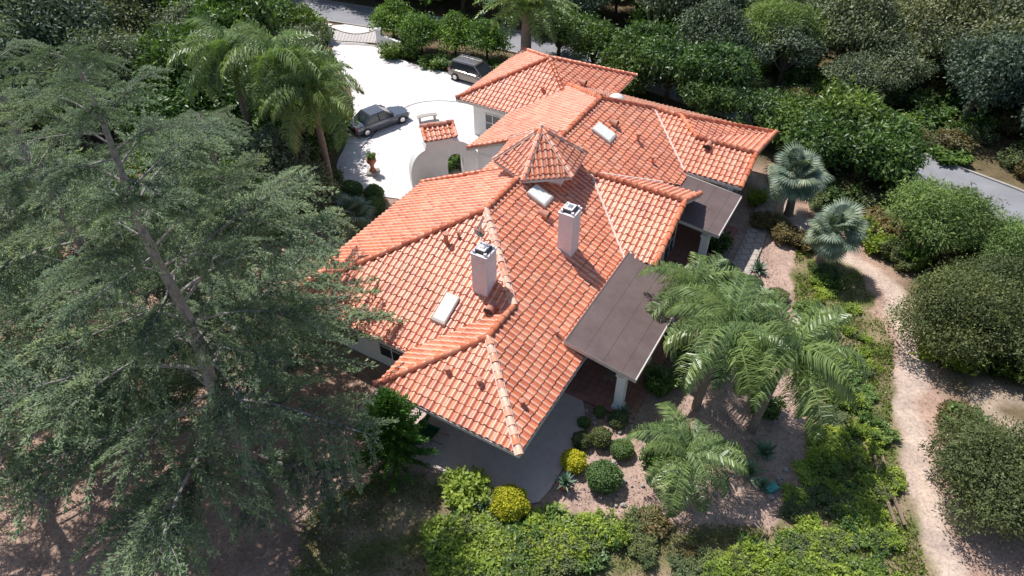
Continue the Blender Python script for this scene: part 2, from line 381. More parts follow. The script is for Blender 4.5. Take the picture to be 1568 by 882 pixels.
tile_face('roof_sw_wing',[(0,0),(3.7,3.7),(0,7.4)],plSW)
tile_face('roof_nw_wing',[(0,7.4),(3.7,3.7),(6,3.7),(2.3,7.4)],plNWw)
tile_face('roof_sw_main',[(2.3,7.4),(6,3.7),(9.85,7.55),(2.3,15.1)],plSWm)
tile_face('roof_nw_main',[(2.3,15.1),(14.2,15.1),(14.8,7.55),(9.85,7.55)],plNW)
tile_face('roof_nw_entry',[(14.4,11),(18.9,11),(18.9,7.55),(14.4,7.55)],plNW)
tile_face('roof_nw_far',[(18.9,14.7),(18.9,7.55),(23.75,7.55),(30.9,14.7)],plNW)
rz2=ze+k*5.1
tile_face('roof_gable_sw',[(17.2,5.1),(13.3,1.2),(13.3,-.6),(17.2,-.6)],(k,0,rz2-k*17.2))
tile_face('roof_gable_ne',[(17.2,5.1),(17.2,-.6),(20.5,-.6),(20.5,1.8)],(-k,0,rz2+k*17.2))
plA=(k,0,3.44-k*22.8)
tile_face('roof_east_a',[(22.8,1.2),(22.8,-2.4),(25.2,-2.4),(25.2,3.6)],plA)
tile_face('roof_east_a2',[(25.2,3.6),(25.2,1.4),(26.4,3),(26.45,4.85)],plA)
tile_face('roof_east_b',[(25.2,1.4),(25.2,-2.4),(31.4,-2.4)],plane3([(25.2,1.4,4.52),(25.2,-2.4,4.52),(31.4,-2.4,2.9)]))
tile_face('roof_east_b2',[(26.4,3),(25.2,1.4),(31.4,-2.4)],plane3([(26.4,3,5.06),(25.2,1.4,4.52),(31.4,-2.4,2.9)]))
tile_face('roof_ne',[(23.75,7.55),(26.45,4.85),(26.4,3),(31.4,-2.4),(31.3,15.1)],(-k,0,ze+k*31.3))
gc=(29.3,14.1);gh=5.0;gz=3.15;gt=gz+k*gh
tile_face('garage_roof_sw',[(gc[0]-gh,gc[1]-gh),gc,(gc[0]-gh,gc[1]+gh)],(k,0,gz-k*(gc[0]-gh)))
tile_face('garage_roof_nw',[(gc[0]-gh,gc[1]+gh),gc,(gc[0]+gh,gc[1]+gh)],(0,-k,gz+k*(gc[1]+gh)))
tile_face('garage_roof_ne',[(gc[0]+gh,gc[1]+gh),gc,(gc[0]+gh,gc[1]-gh)],(-k,0,gz+k*(gc[0]+gh)))
tile_face('garage_roof_se',[(gc[0]-gh,gc[1]-gh),gc,(gc[0]+gh,gc[1]-gh)],(0,k,gz-k*(gc[1]-gh)))
tc=np.array([15.5,7.45]);tr=2.65;tz0=6.45;tz1=8.2
hexp=[tc+tr*np.array([math.cos(R(8+60*i)),math.sin(R(8+60*i))]) for i in range(6)]
for i in range(6):
    a,b=hexp[i],hexp[(i+1)%6]
    tile_face('turret_roof_%d'%i,[a,b,tc],plane3([(*a,tz0),(*b,tz0),(*tc,tz1)]),tw=.28,tl=.35)
def cyl(mb,c,r,z0,z1,n=12,mi=0,r1=None):
    r1=r if r1 is None else r1
    tube(mb,[(c[0],c[1],z0),(c[0],c[1],z0+.001),(c[0],c[1],z1-.001),(c[0],c[1],z1)],[.001,r,r1,.001],n,mi)
mb=MB(); 
rr=1.85; hx=[tc+rr*np.array([math.cos(R(8+60*i)),math.sin(R(8+60*i))]) for i in range(6)]
V=[(*h,4.0) for h in hx]+[(*h,6.42) for h in hx]
mb.add(V,[(i,(i+1)%6,6+(i+1)%6,6+i) for i in range(6)],0)
hx=[tc+(tr-.03)*np.array([math.cos(R(8+60*i)),math.sin(R(8+60*i))]) for i in range(6)]
V=[(*h,6.28) for h in hx]+[(*h,6.43) for h in hx]
mb.add(V,[(i,(i+1)%6,6+(i+1)%6,6+i) for i in range(6)],2)
mb.add([(*h,6.29) for h in hx]+[(*tc,6.29)]*1,[(0,1,2,3),(0,3,4,5)],0)
for i in range(6):
    an=R(8+60*i+30); d=np.array([math.cos(an),math.sin(an)]); c=tc+d*rr*.866
    box(mb,(c[0],c[1],6.05),(.06,.9,.35),1,an)
obj('turret_walls',mb.mesh('turret_walls',[M['stucco'],M['glass'],M['fascia']]),H)
mc=MB(); mv=MB()
def ridge(p,q,r=.15,z=.05,mortar=True,pale=.75):
    p=np.array(p,float);q=np.array(q,float);p[2]+=z;q[2]+=z
    d=q-p;Ln=np.linalg.norm(d);d/=Ln;n=max(1,int(round(Ln/.42)));s=unit(np.cross(d,[0,0,1.]));u=np.cross(s,d)
    th=np.linspace(-.15,np.pi+.15,8)
    up=1 if d[2]>=0 else -1
    for i in range(n):
        a=p+d*(Ln*i/n-.03);b=p+d*(Ln*(i+1)/n+.03)
        ra,rb=(r*1.12,r*.92) if up>0 else (r*.92,r*1.12)
        jj=rng.normal(0,.007,3)
        A=a+ra*(np.cos(th)[:,None]*s+np.sin(th)[:,None]*u)+jj;B=b+rb*(np.cos(th)[:,None]*s+np.sin(th)[:,None]*u)+jj
        mc.add(np.concatenate([A,B]),[(j,j+1,8+j+1,8+j) for j in range(7)]+[(0,1,2,3),(3,4,5,6),(3,6,7,0)],0,rng.random(),min(1.3,.55+pale*.6*rng.random()))
    if mortar:
        for sg in (1,-1):
            o=s*sg*r*1.0; tube(mv,[p+o-[0,0,.03],q+o-[0,0,.03]],.05,5)
E=ze
ap=(9.85,7.55,6.2975); wr1=(3.7,3.7,4.565);wr2=(6,3.7,4.565); rE=(23.75,7.55,6.2975)
for p,q in [((0,0,E),wr1),((wr2),ap)]: ridge(p,q,pale=1.3)
for p,q in [((0,7.4,E),wr1),(wr1,wr2),((2.3,15.1,E),ap),(ap,rE),(rE,(26.45,4.85,5.08)),((26.45,4.85,5.08),(26.4,3,5.06)),
            ((25.2,1.4,4.52),(26.4,3,5.06)),((25.2,1.4,4.52),(25.2,-2.4,4.52)),((26.4,3,5.06),(31.4,-2.4,2.9)),((17.2,5.1,rz2),(17.2,-.6,rz2)),(rE,(28.5,12.3,4.16)),
            ((gc[0],gc[1],gt),(gc[0]-gh,gc[1]-gh,gz)),((gc[0]-gh,gc[1]+gh,gz),(gc[0],gc[1],gt)),((gc[0]+gh,gc[1]+gh,gz),(gc[0],gc[1],gt)),((gc[0]+gh,gc[1]-gh,gz),(gc[0],gc[1],gt)),
            ((13.3,-.55,3.44),(17.2,-.55,rz2)),((20.5,-.55,3.71),(17.2,-.55,rz2)),((22.8,-2.35,3.44),(25.2,-2.35,4.52)),((31.4,-2.35,2.9),(25.2,-2.35,4.52)),
            ((14.25,15.0,2.95),(14.75,7.6,6.28)),((18.95,14.6,3.1),(18.95,7.6,6.28))]:
    ridge(p,q,pale=.1,mortar=False)
for i in range(6): ridge((*hexp[i],tz0),(*tc,tz1),.11,.05,pale=.5)
for p,q in [((12.1,0,E),(17.2,5.1,rz2)),((17.2,5.1,rz2),(20.5,1.8,3.71)),((22.8,1.2,3.44),(26.45,4.85,5.08))]:
    p=np.array(p);q=np.array(q); p[2]+=.05;q[2]+=.05
    tube(mv,[p,p*.5+q*.5,q],.08,6)
obj('ridge_caps',mc.mesh('ridge_caps',[M['tile']],True,attr='tile',crown=True),H)
obj('mortar_lines',mv.mesh('mortar_lines',[M['mortar']],True),H)
mb=MB(); cyl(mb,tc,.16,tz1,tz1+.22,10,0,.05); obj('turret_finial',mb.mesh('f',[M['mortar']]),H)
mb=MB()
for (p,q) in [((0,0,E),(12.1,0,E)),((0,0,E),(0,7.4,E)),((0,7.4,E),(2.3,7.4,E)),((2.3,7.4,E),(2.3,15.1,E)),((2.3,15.1,E),(14.2,15.1,E)),((13.3,-.6,3.44),(13.3,1.2,3.44)),
              ((20.5,-.6,3.71),(20.5,1.8,3.71)),((22.8,1.2,3.44),(22.8,-2.4,3.44)),((21.4,.9,3.3),(22.5,.9,3.3)),((13.3,-.6,3.44),(17.2,-.6,rz2)),((17.2,-.6,rz2),(20.5,-.6,3.71)),
              ((22.8,-2.4,3.44),(25.2,-2.4,4.52)),((25.2,-2.4,4.52),(31.4,-2.4,2.9)),((31.3,-2.4,E),(31.3,9,E)),((18.9,14.7,3.08),(24.3,14.7,3.08)),((18.9,7.6,6.25),(18.9,14.7,3.08)),((14.2,15.1,2.9),(14.8,7.6,6.25)),
              ((gc[0]-gh,gc[1]-gh,gz),(gc[0]-gh,gc[1]+gh,gz)),((gc[0]-gh,gc[1]+gh,gz),(gc[0]+gh,gc[1]+gh,gz))]:
    p=np.array(p,float);q=np.array(q,float); d=unit((q-p)*[1,1,0]); s=np.array([-d[1],d[0],0])*.025
    up=np.array([0,0,-.02]);dn=np.array([0,0,-.2])
    V=[p-s+up,q-s+up,q+s+up,p+s+up,p-s+dn,q-s+dn,q+s+dn,p+s+dn]
    mb.add(V,[(0,1,2,3),(4,7,6,5),(0,4,5,1),(3,2,6,7),(0,3,7,4),(1,5,6,2)])
obj('fascia_boards',mb.mesh('fascia',[M['fascia']]),H)
mb=MB()
def wallbox(a0,a1,b0,b1,z1,z0=0): box(mb,((a0+a1)/2,(b0+b1)/2,(z0+z1)/2),(a1-a0,b1-b0,z1-z0))
wallbox(1.75,8,.85,6.6,2.93); wallbox(3.1,13.6,.87,14.3,2.95); wallbox(13.61,19,.9,10.2,3.05); wallbox(18.99,30.5,1.6,13.9,2.97)
wallbox(14.2,19.7,.2,3.0,3.3); wallbox(23.6,30.4,-1.5,3.0,2.98); wallbox(25.2,33.4,10,18.2,3.1)
for b in (.2,):
    mb.add([(13.9,b,3.2),(20.2,b,3.2),(17.2,b,4.95),(17.2,b,4.95)],[(0,1,2,3)])
mb.add([(18.99,7.6,2.9),(18.99,13.9,2.9),(18.99,13.9,3.3),(18.99,7.6,6.0)],[(0,1,2,3)]); mb.add([(13.62,7.6,2.9),(13.62,14.3,2.9),(13.62,14.3,3.2),(13.62,7.6,6.0)],[(0,1,2,3)])
obj('walls',mb.mesh('walls',[M['stucco']]),H)
mb=MB()
def win(a,b,z,wd,h,axis):
    if axis=='a':
        box(mb,(a,b,z),(wd+.16,.07,h+.16),1); box(mb,(a,b-.03,z),(wd,.05,h),0)
        box(mb,(a,b-.05,z),(.06,.05,h-.01),1); box(mb,(a,b-.052,z),(wd-.01,.05,.05),1)
    else:
        box(mb,(a,b,z),(.07,wd+.16,h+.16),1); box(mb,(a-.03,b,z),(.05,wd,h),0)
        box(mb,(a-.05,b,z),(.05,.06,h-.01),1); box(mb,(a-.052,b,z),(.05,wd-.01,.05),1)
for a in (2.8,4.7): win(a,.83,1.5,1.3,1.4,'a')
for a in (7.2,9.6,12.0): win(a,.85,1.15,1.9,2.15,'a')
win(16,.18,1.3,1.8,2.1,'a');win(18.4,.18,1.3,1.4,2.1,'a');win(21,1.58,1.2,2.2,2.1,'a');win(26,-1.52,1.5,1.6,1.3,'a');win(28.8,-1.52,1.5,1.6,1.3,'a')
for b in (2.2,4.8): win(1.73,b,1.3,1.6,1.7,'b')
for b in (9,12): win(3.08,b,1.5,1.5,1.4,'b')
win(18.97,12,1.4,1.4,1.6,'b');win(25.18,16.5,1.4,1.2,1.2,'b')
obj('windows',mb.mesh('windows',[M['glass'],M['frame']]),H)
mb=MB()
for a in (27.3,31.2):
    box(mb,(a,18.22,1.15),(2.9,.06,2.3),0)
    for j in range(4): box(mb,(a,18.26,.3+.55*j),(2.8,.03,.04),1)
obj('garage_doors',mb.mesh('gd',[M['frame'],M['kerb']]),H)
def chimney(a,b,z0,z1,wd,name):
    mb=MB(); box(mb,(a,b,(z0+z1)/2),(wd,wd*.9,z1-z0),0); box(mb,(a,b,z1+.05),(wd+.08,wd*.9+.08,.1),0)
    box(mb,(a,b,z1+.17),(wd*.72,wd*.66,.14),1); box(mb,(a,b,z1+.27),(wd*.62,wd*.5,.07),0); box(mb,(a,b,z1+.32),(wd*.3,wd*.26,.05),2)
    for sx in (-1,1):
        for sy in (-1,1): box(mb,(a+sx*wd*.38,b+sy*wd*.33,z1+.17),(.12,.12,.14),0)
    obj(name,mb.mesh(name,[M['stuccopink'],M['dark'],M['rim']]),H)
chimney(6.35,5.5,4.2,6.85,.9,'chimney_near'); chimney(11.2,3.5,4.0,6.8,.88,'chimney_far')
mb=MB(); c=np.array([6.75,5.85])
tube(mb,[(c[0],c[1],6.8),(c[0],c[1],8.2)],.025,5)
for z,l in ((8.15,.9),(7.95,.7)): tube(mb,[(c[0]-l/2,c[1]-l*.2,z),(c[0]+l/2,c[1]+l*.2,z)],.018,4)
th=np.linspace(0,2*np.pi,13)
for r0,r1 in ((0.01,.18),(.18,.3)):
    for i in range(12):
        V=[(c[0]-.1+z,c[1]+r*math.cos(t),7.7+r*math.sin(t)) for r,t,z in ((r0,th[i],0),(r1,th[i],-.05),(r1,th[i+1],-.05),(r0,th[i+1],0))]; mb.add(V,[(0,1,2,3)])
obj('antenna',mb.mesh('antenna',[M['rim']]),H)
def onroof(pl,a,b,sa,sb,h,mat,name,z=0.1):
    mb=MB()
    def zz(x,y): return pl[0]*x+pl[1]*y+pl[2]+z
    V=[]
    for hh,f in ((-.1,1.0),(h,1.0),(h+.04,.86)):
        for sx,sy in ((-1,-1),(1,-1),(1,1),(-1,1)):
            x=a+sx*sa/2*f;y=b+sy*sb/2*f; V.append((x,y,zz(x,y)+hh))
    mb.add(V,[(0,1,5,4),(1,2,6,5),(2,3,7,6),(3,0,4,7),(4,5,9,8),(5,6,10,9),(6,7,11,10),(7,4,8,11)],1); mb.add(V[8:],[(0,1,2,3)],0)
    obj(name,mb.mesh(name,[mat,M['fascia']]),H)
onroof(plSWm,4.65,6.65,1.4,.75,.1,M['skylight'],'skylight')
onroof(plSE,13.0,6.1,1.0,1.1,.1,M['skylight'],'skylight')
onroof(plSE,20.9,5.95,1.05,1.25,.1,M['skylight'],'skylight')
def vent(pl,a,b,r=.09,h=.45,hood=False):
    z=pl[0]*a+pl[1]*b+pl[2]; mb=MB()
    if hood:
        g=np.array([pl[0],pl[1],0]);d=-unit(g); d[2]=-k*.9; p=np.array([a,b,z+.16]); s=np.array([-d[1],d[0],0])
        th=np.linspace(-.2,np.pi+.2,8)
        A=p+.27*(np.cos(th)[:,None]*s+np.sin(th)[:,None]*np.array([0,0,1]));B=A+d*.55;B[:,2]+=.07; A=p+.6*(A-p)+[0,0,-.02]
        mb.add(np.concatenate([A,B]),[(j,j+1,8+j+1,8+j) for j in range(7)],0); mb.add(B[[0,2,5,7]],[(0,1,2,3)],1)
    else:
        cyl(mb,(a,b),r,z-.1,z+h,8); cyl(mb,(a,b),r*1.6,z+h-.02,z+h+.06,8)
    obj('roof_vent',mb.mesh('vent',[M['pvc'],M['dark']]),H)
vent(plSE,12.0,5.6,hood=True);vent(plSE,22.2,6.2,hood=True);vent(plSW,1.8,3.0,h=.3);vent(plSE,6.2,1.5,h=.3);vent(plSW,1.7,4.6,h=.25)
vent(plSWm,7.6,8.5,.11,.6);vent(plSE,21.5,2.9,.08,.4);vent(plSE,22.4,4.3,.1,.5);vent(plSWm,5.7,4.6,hood=True);vent(plSE,2.0,1.0,h=.25);vent(plSWm,8.1,8.1,.06,.3)
vent((k,0,gz-k*(gc[0]-gh)),26.6,13.2,.1,.3); vent((0,k,gz-k*(gc[1]-gh)),29,11.5,hood=True);vent(plA,25,.5,hood=True)
mb=MB(); c=(25.6,7.2)
th=np.linspace(0,np.pi/2,6); tube(mb,[(c[0],c[1],5.4+.5*math.sin(t)) for t in th],[max(.01,.55*math.cos(t)) for t in th],16)
obj('dome_skylight',mb.mesh('dome',[M['skylight']],True),H)
def cover(name,a0,a1,b0,b1,z0,z1,cols):
    V=[(a0,b0,z0),(a1,b0,z0),(a1,b1,z1),(a0,b1,z1)]
    mb=MB(); V=np.array(V); mb.add(np.concatenate([V,V-[0,0,.1]]),[(0,1,2,3),(4,7,6,5)],0)
    e=np.array([[-.03,-.03,.015],[.03,-.03,.015],[.03,.03,.015],[-.03,.03,.015]]); 
    W=np.concatenate([V+e,V+e-[0,0,.2]]); mb.add(W,[(0,4,5,1),(1,5,6,2),(2,6,7,3),(3,7,4,0)],1)
    W2=np.concatenate([V+e,V-e*[1,1,-1]]); mb.add(W2,[(0,1,5,4),(1,2,6,5)],1); mb.add(W2,[(2,3,7,6),(3,0,4,7)],3)
    for i in range(int((a1-a0)/.6)):
        a=a0+.3+i*.6; mb.add([(a-.05,b0+.05,z0-.102),(a+.05,b0+.05,z0-.102),(a+.05,b1-.05,z1-.102),(a-.05,b1-.05,z1-.102),(a-.05,b0+.05,z0-.25),(a+.05,b0+.05,z0-.25),(a+.05,b1-.05,z1-.25),(a-.05,b1-.05,z1-.25)],[(0,4,7,3),(1,2,6,5),(4,5,6,7),(0,1,5,4)],1)
    box(mb,((a0+a1)/2,b0+.75,z0-.25),(a1-a0-.2,.22,.28),1)
    for a in cols:
        box(mb,(a,b0+.75,(z0-.3)/2),(.42,.42,z0-.3),2); box(mb,(a,b0+.75,.15),(.55,.55,.3),2); box(mb,(a,b0+.75,z0-.5),(.54,.54,.14),2)
    obj(name,mb.mesh(name,[M['patroof'],M['fascia'],M['stucco'],M['trim']]),H)
cover('patio_cover',6.0,13.6,-2.6,1.0,3.0,3.62,(6.5,9.9,13.2)); cover('patio_cover_far',18.2,22.7,-2.55,1.5,2.95,3.35,(18.6,22.2))
polymesh('patio',smoothpoly([(-.75,9),(-.8,5),(-.7,.8),(-.3,-.9),(1.2,-1.15),(6,-.9),(6.2,2),(3,9)],1),M['patio'],z=-.02,thick=.09,parent=H)
polymesh('porch_floor',[(6.0,-2.75),(14,-2.75),(14,1),(6,1)],M['porch'],z=-.02,thick=.12,parent=H)
polymesh('porch_floor_far',[(14.1,-2.2),(23.5,-2.75),(23.5,1.7),(14.1,1)],M['porch'],z=-.02,thick=.11,parent=H)
mb=MB(); box(mb,(8,-1.0,.75),(1.4,.8,.05)); 
for sx in(-.6,.6):
    for sy in(-.3,.3): box(mb,(8+sx,-1+sy,.41),(.06,.06,.66))
obj('patio_table',mb.mesh('pt',[M['wood']]),H)
e=empty('wheelbarrow',(-3.9,19.5,.07),R(150)); mb=MB()
mb.add([(-.35,-.28,.35),(.4,-.2,.3),(.4,.2,.3),(-.35,.28,.35),(-.5,-.36,.62),(.6,-.3,.62),(.6,.3,.62),(-.5,.36,.62)],[(0,3,2,1),(0,1,5,4),(1,2,6,5),(2,3,7,6),(3,0,4,7)],0)
for sy in (-.25,.25): tube(mb,[(.75,sy*.3,.2),(-.3,sy,.32),(-1.05,sy*1.15,.55)],.022,5,1); tube(mb,[(-.3,sy,.32),(-.35,sy,0)],.02,5,1)
tube(mb,[(.75,-.05,.2),(.75,-.049,.2),(.75,.049,.2),(.75,.05,.2)],[.01,.2,.2,.01],12,2)
obj('barrow',mb.mesh('barrow',[M['greenpaint'],M['wood'],M['rubber']]),e)

# ------------------------------------------------------------------ entry arch
AR=empty('arched_entry_wall',(-6.9,40.4,0),math.atan2(1.5,4.6))
out=[(0,0),(0,1.0)]+[(1.3*(1-math.cos(t)),1.0+1.9*math.sin(t)) for t in np.linspace(.2,1.4,7)]+[(1.3,3.6),(2.9,3.6),(2.95,3.25),(3.3,3.2),(3.7,3.05),(4.2,2.7),(4.6,2.2),(4.8,1.7),(4.8,0),(3.65,0)]
out+=[(3.1+.55*math.cos(t),1.7+.55*math.sin(t)) for t in np.linspace(0,np.pi,13)]+[(2.55,0)]
bm=bmesh.new(); vs=[bm.verts.new((x,-.4,z)) for x,z in out]; f=bm.faces.new(vs); r=bmesh.ops.extrude_face_region(bm,geom=[f])
for g in r['geom']:
    if isinstance(g,bmesh.types.BMVert): g.co.y+=.8
bmesh.ops.recalc_face_normals(bm,faces=bm.faces); bmesh.ops.triangulate(bm,faces=[f for f in bm.faces if len(f.verts)>4])
me=bpy.data.meshes.new('arch_wall'); bm.to_mesh(me); bm.free(); me.materials.append(M['stucco']); obj('arch_wall',me,AR)
mb=MB(); box(mb,(2.1,0,3.6),(1.75,1.2,.6)); obj('cap_base',mb.mesh('cb',[M['stucco']]),AR)
tile_face('cap_roof_front',[(1.0,-1.05),(3.2,-1.05),(3.2,0),(1.0,0)],(0,.5,4.4),parent=AR); tile_face('cap_roof_back',[(1.0,1.05),(3.2,1.05),(3.2,0),(1.0,0)],(0,-.5,4.4),parent=AR)
mc=MB();mv=MB(); ridge((1.0,0,4.4),(3.2,0,4.4)); ridge((1.05,-1,3.9),(1.05,0,4.4),.1);ridge((3.15,-1,3.9),(3.15,0,4.4),.1)
obj('cap_ridge',mc.mesh('cr',[M['tile']],True,attr='tile',crown=True),AR)

# ------------------------------------------------------------------ vehicles
def car(name,loc,rz,col,suv,Lc=4.6):
    e=empty(name,loc,rz); m=simple(name+'_paint',col,.25,metal=.5,var=.03,coat=.8)
    h=1.68 if suv else 1.45; hb=1.0 if suv else .9
    st=[(-Lc/2,.45,.72,.70),(-Lc/2+.12,.3,hb-.08,.84),(-Lc/2+.6,.25,hb,.91),(-.6,.25,hb,.93),(.55,.25,hb-.02,.93),(Lc/2-.9,.25,hb-.14,.91),(Lc/2-.25,.28,hb-.26,.84),(Lc/2,.42,.62,.66)]
    mb=MB(); V=[]
    for x,z0,z1,hw in st:
        zm=z0+(z1-z0)*.6
        V+=[(x,-hw*.93,z0),(x,-hw,zm),(x,-hw*.95,z1-.06),(x,-hw*.82,z1),(x,hw*.82,z1),(x,hw*.95,z1-.06),(x,hw,zm),(x,hw*.93,z0)]
    n=8;F=[]
    for i in range(len(st)-1):
        for j in range(n): F.append((i*n+j,i*n+(j+1)%n,(i+1)*n+(j+1)%n,(i+1)*n+j))
    for b in (0,(len(st)-1)*n): F+=[(b,b+1,b+6,b+7),(b+1,b+2,b+5,b+6),(b+2,b+3,b+4,b+5)]
    mb.add(V,F,0)
    xb,xt0,xt1,xf=(-Lc/2+.2,-Lc/2+.5,.35,1.15) if suv else (-Lc/2+.75,-1.0,.2,1.1)
    g=[(xb,hb-.02,.80),(xt0,h-.04,.66),(xt1,h-.02,.66),(xf,hb-.05,.80)]
    V=[]; 
    for x,z,hw in g: V+=[(x,-hw,z),(x,hw,z)]
    mb.add(V,[(0,1,3,2),(4,5,7,6),(0,2,4,6),(1,7,5,3)],1)
    V=[(xt0+.0,-.62,h-.02),(xt0,.62,h-.02),(xt1,.62,h),(xt1,-.62,h),(xt0-.08,-.69,h-.09),(xt0-.08,.69,h-.09),(xt1+.1,.69,h-.08),(xt1+.1,-.69,h-.08)]
    mb.add(np.array(V)+[0,0,.02],[(0,3,2,1),(0,1,5,4),(1,2,6,5),(2,3,7,6),(3,0,4,7)],0)
    for sy in (-1,1):
        tube(mb,[(xb,sy*.81,hb),(xt0,sy*.68,h-.05)],.05,5,0); tube(mb,[(xf,sy*.81,hb-.03),(xt1,sy*.68,h-.03)],.04,5,0); tube(mb,[(-.35,sy*.82,hb),(-.4,sy*.68,h-.02)],.035,5,2)
        box(mb,(.85,sy*.99,hb+.06),(.16,.2,.13),0)
        box(mb,(Lc/2-.12,sy*.62,.66 if suv else .6),(.16,.3,.13),3); box(mb,(-Lc/2+.06,sy*.66,.8),(.14,.22,.2),4)
        if suv: tube(mb,[(xt0,sy*.6,h+.06),(xt1,sy*.6,h+.08)],.02,4,5)
    box(mb,(Lc/2-.02,0,.5),(.06,.9,.2),2); box(mb,(0,0,.25),(Lc-.7,1.6,.14),2)
    for x in (-Lc/2+.85,Lc/2-.9):
        for sy in (-1,1):
            tube(mb,[(x,sy*.74,.34),(x,sy*.741,.34),(x,sy*.955,.34),(x,sy*.956,.34)],[.01,.34,.34,.2],18,2)
            tube(mb,[(x,sy*.95,.34),(x,sy*.957,.34),(x,sy*.96,.34)],[.21,.2,.01],14,5)
    me=mb.mesh(name,[m,M['glass'],M['rubber'],M['lamp'],M['red'],M['rim']])
    obj('body',me,e); return e
car('parked_car',(-10.3,48.9,0.012),R(40),(.13,.14,.16),False,4.9)
car('parked_suv',(-3.1,56.6,0.012),R(-32),(.22,.19,.17),True,4.8)

# ------------------------------------------------------------------ vegetation meshes
def rdir(n):
    a=rng.normal(size=(n,3)); return unit(a)
def crown_mesh(name,mat,rx,rz,nl,lobr,nleaf,ll,lw,h0,trunk_r=.18,zbias=.3,bark='bark'):
    mb=MB(); lob=[]
    for i in range(nl):
        d=rdir(1)[0]; d[2]=abs(d[2])*1.0-.25; r=.55+.5*rng.random()
        lob.append((d[0]*rx*r*.85,d[1]*rx*r*.85,h0+rz*.5+d[2]*rz*r*.8,lobr*(.5+.9*rng.random())))
    tot=sum(l[3]**2 for l in lob)
    for (x,y,z,r) in lob:
        n=int(nleaf*r*r/tot); d=rdir(n); d[:,2]=d[:,2]*.75+zbias*.6; d=unit(d)
        rad=r*(1-.5*rng.random(n)**2.0)*(1+.25*np.sin(d[:,0]*5+x*3)*np.cos(d[:,1]*5+y*2)+.18*rng.normal(size=n))
        C=np.array([x,y,z])+d*rad[:,None]*[1,1,.8]
        D=unit(rdir(n)+d*.7+np.array([0,0,-.3])); Nn=unit(d*.9+rdir(n)*.7+[0,0,.4])
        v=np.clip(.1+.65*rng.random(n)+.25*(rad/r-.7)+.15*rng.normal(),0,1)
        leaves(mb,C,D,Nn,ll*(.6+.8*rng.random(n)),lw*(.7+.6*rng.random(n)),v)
    top=h0+rz*.4
    tube(mb,[(0,0,-.3),(.05,0,h0*.5),(.0,.08,h0),(0,0,top)],[trunk_r*1.3,trunk_r,trunk_r*.8,trunk_r*.4],7,1)
    for (x,y,z,r) in lob[::2]:
        tube(mb,[(0,0,h0*.7),(x*.4,y*.4,h0*.7+(z-h0*.7)*.5),(x*.9,y*.9,z)],[trunk_r*.5,trunk_r*.35,.03],5,1)
    return mb.mesh(name,[mat,M[bark]])
TREES={}
TREES['oak']=[crown_mesh('oak_%d'%i,M['oak'],3.0,2.8,30,.95,11000,.22,.12,1.6) for i in range(5)]
TREES['mango']=[crown_mesh('mango_%d'%i,M['mango'],2.9,2.6,30,.9,9000,.34,.14,1.4) for i in range(3)]
TREES['citrus']=[crown_mesh('citrus_%d'%i,M['citrus'],1.9,1.7,20,.75,6000,.22,.12,1.0,.1) for i in range(2)]
TREES['loquat']=[crown_mesh('loquat_%d'%i,M['mango'],2.2,2.0,24,.8,9000,.30,.13,1.1,.14) for i in range(2)]
TREES['pepper']=[crown_mesh('pepper_0',M['pepper'],2.8,2.4,36,.8,19000,.22,.06,1.4)]
TREES['grey']=[crown_mesh('greybush_%d'%i,M['grey'],2.6,1.6,48,.7,30000,.12,.06,.5) for i in range(2)]
def put(kind,name,x,y,s=1,par=None,z=0,sz=None,v=None):
    mesh=TREES[kind][v if v is not None else random.randrange(len(TREES[kind]))]
    return obj(name,mesh,par,(x,y,z),(0,0,random.random()*6.28),(s,s,sz or s))
def bush_mesh(name,mat,n=2600,ll=.085,lw=.06,rough=.05,flat=.9):
    mb=MB(); d=rdir(n); d[:,2]=d[:,2]*.8+.25; d=unit(d)
    rad=(.5*(1+rough*(np.sin(d[:,0]*7)+np.cos(d[:,1]*8+1)+np.sin(d[:,2]*9)))*(1-.12*rng.random(n)))
    C=d*rad[:,None]*[1,1,flat]+[0,0,.42]
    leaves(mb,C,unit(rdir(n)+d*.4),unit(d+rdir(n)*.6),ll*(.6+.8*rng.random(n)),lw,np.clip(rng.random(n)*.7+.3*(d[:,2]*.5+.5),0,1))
    th=np.linspace(-1.2,np.pi/2,7); tube(mb,[(0,0,.42+.36*flat*math.sin(t)) for t in th],[max(.01,.36*math.cos(t)) for t in th],12,0,.1)
    return mb.mesh(name,[mat])
def wild_mesh(name,mat,n=1500,ll=.13,lw=.08):
    mb=MB()
    for s in range(26):
        a=rng.random()*6.28; r=.5*math.sqrt(rng.random()); c=np.array([r*math.cos(a),r*math.sin(a),0]); tip=c*1.15+[0,0,.35+.55*rng.random()]
        m=n//26; q=rng.random(m)**.7; C=c*.6+(tip-c*.6)*q[:,None]+rng.normal(0,.07,(m,3)); C[:,2]=np.abs(C[:,2])
        D=unit(rdir(m)+[c[0],c[1],.5]); leaves(mb,C,D,unit(rdir(m)*.7+[0,0,1]),ll*(.6+.8*rng.random(m)),lw,np.clip(.25*rng.random()+.6*rng.random(m)+.2*q,0,1))
    return mb.mesh(name,[mat])
BU={}
BU['yellow']=bush_mesh('golden_shrub_m',M['yellow'],3600,.07,.05); BU['green']=bush_mesh('green_shrub_m',M['green'],4200,.06,.045,.03)
BU['olive']=bush_mesh('olive_shrub_m',M['grey'],3000,.08,.05,.06); BU['red']=bush_mesh('bronze_shrub_m',M['redleaf'],1800,.12,.06,.14)
BU['loose']=wild_mesh('loose_shrub_m',M['cover']); BU['loose2']=wild_mesh('loose_shrub2_m',M['mango'],1400,.17,.09)
BU['wild3']=wild_mesh('loose_shrub3_m',M['grey'],1800,.10,.05); BU['fl']=bush_mesh('flower_m',M['flower'],900,.1,.07,.2)
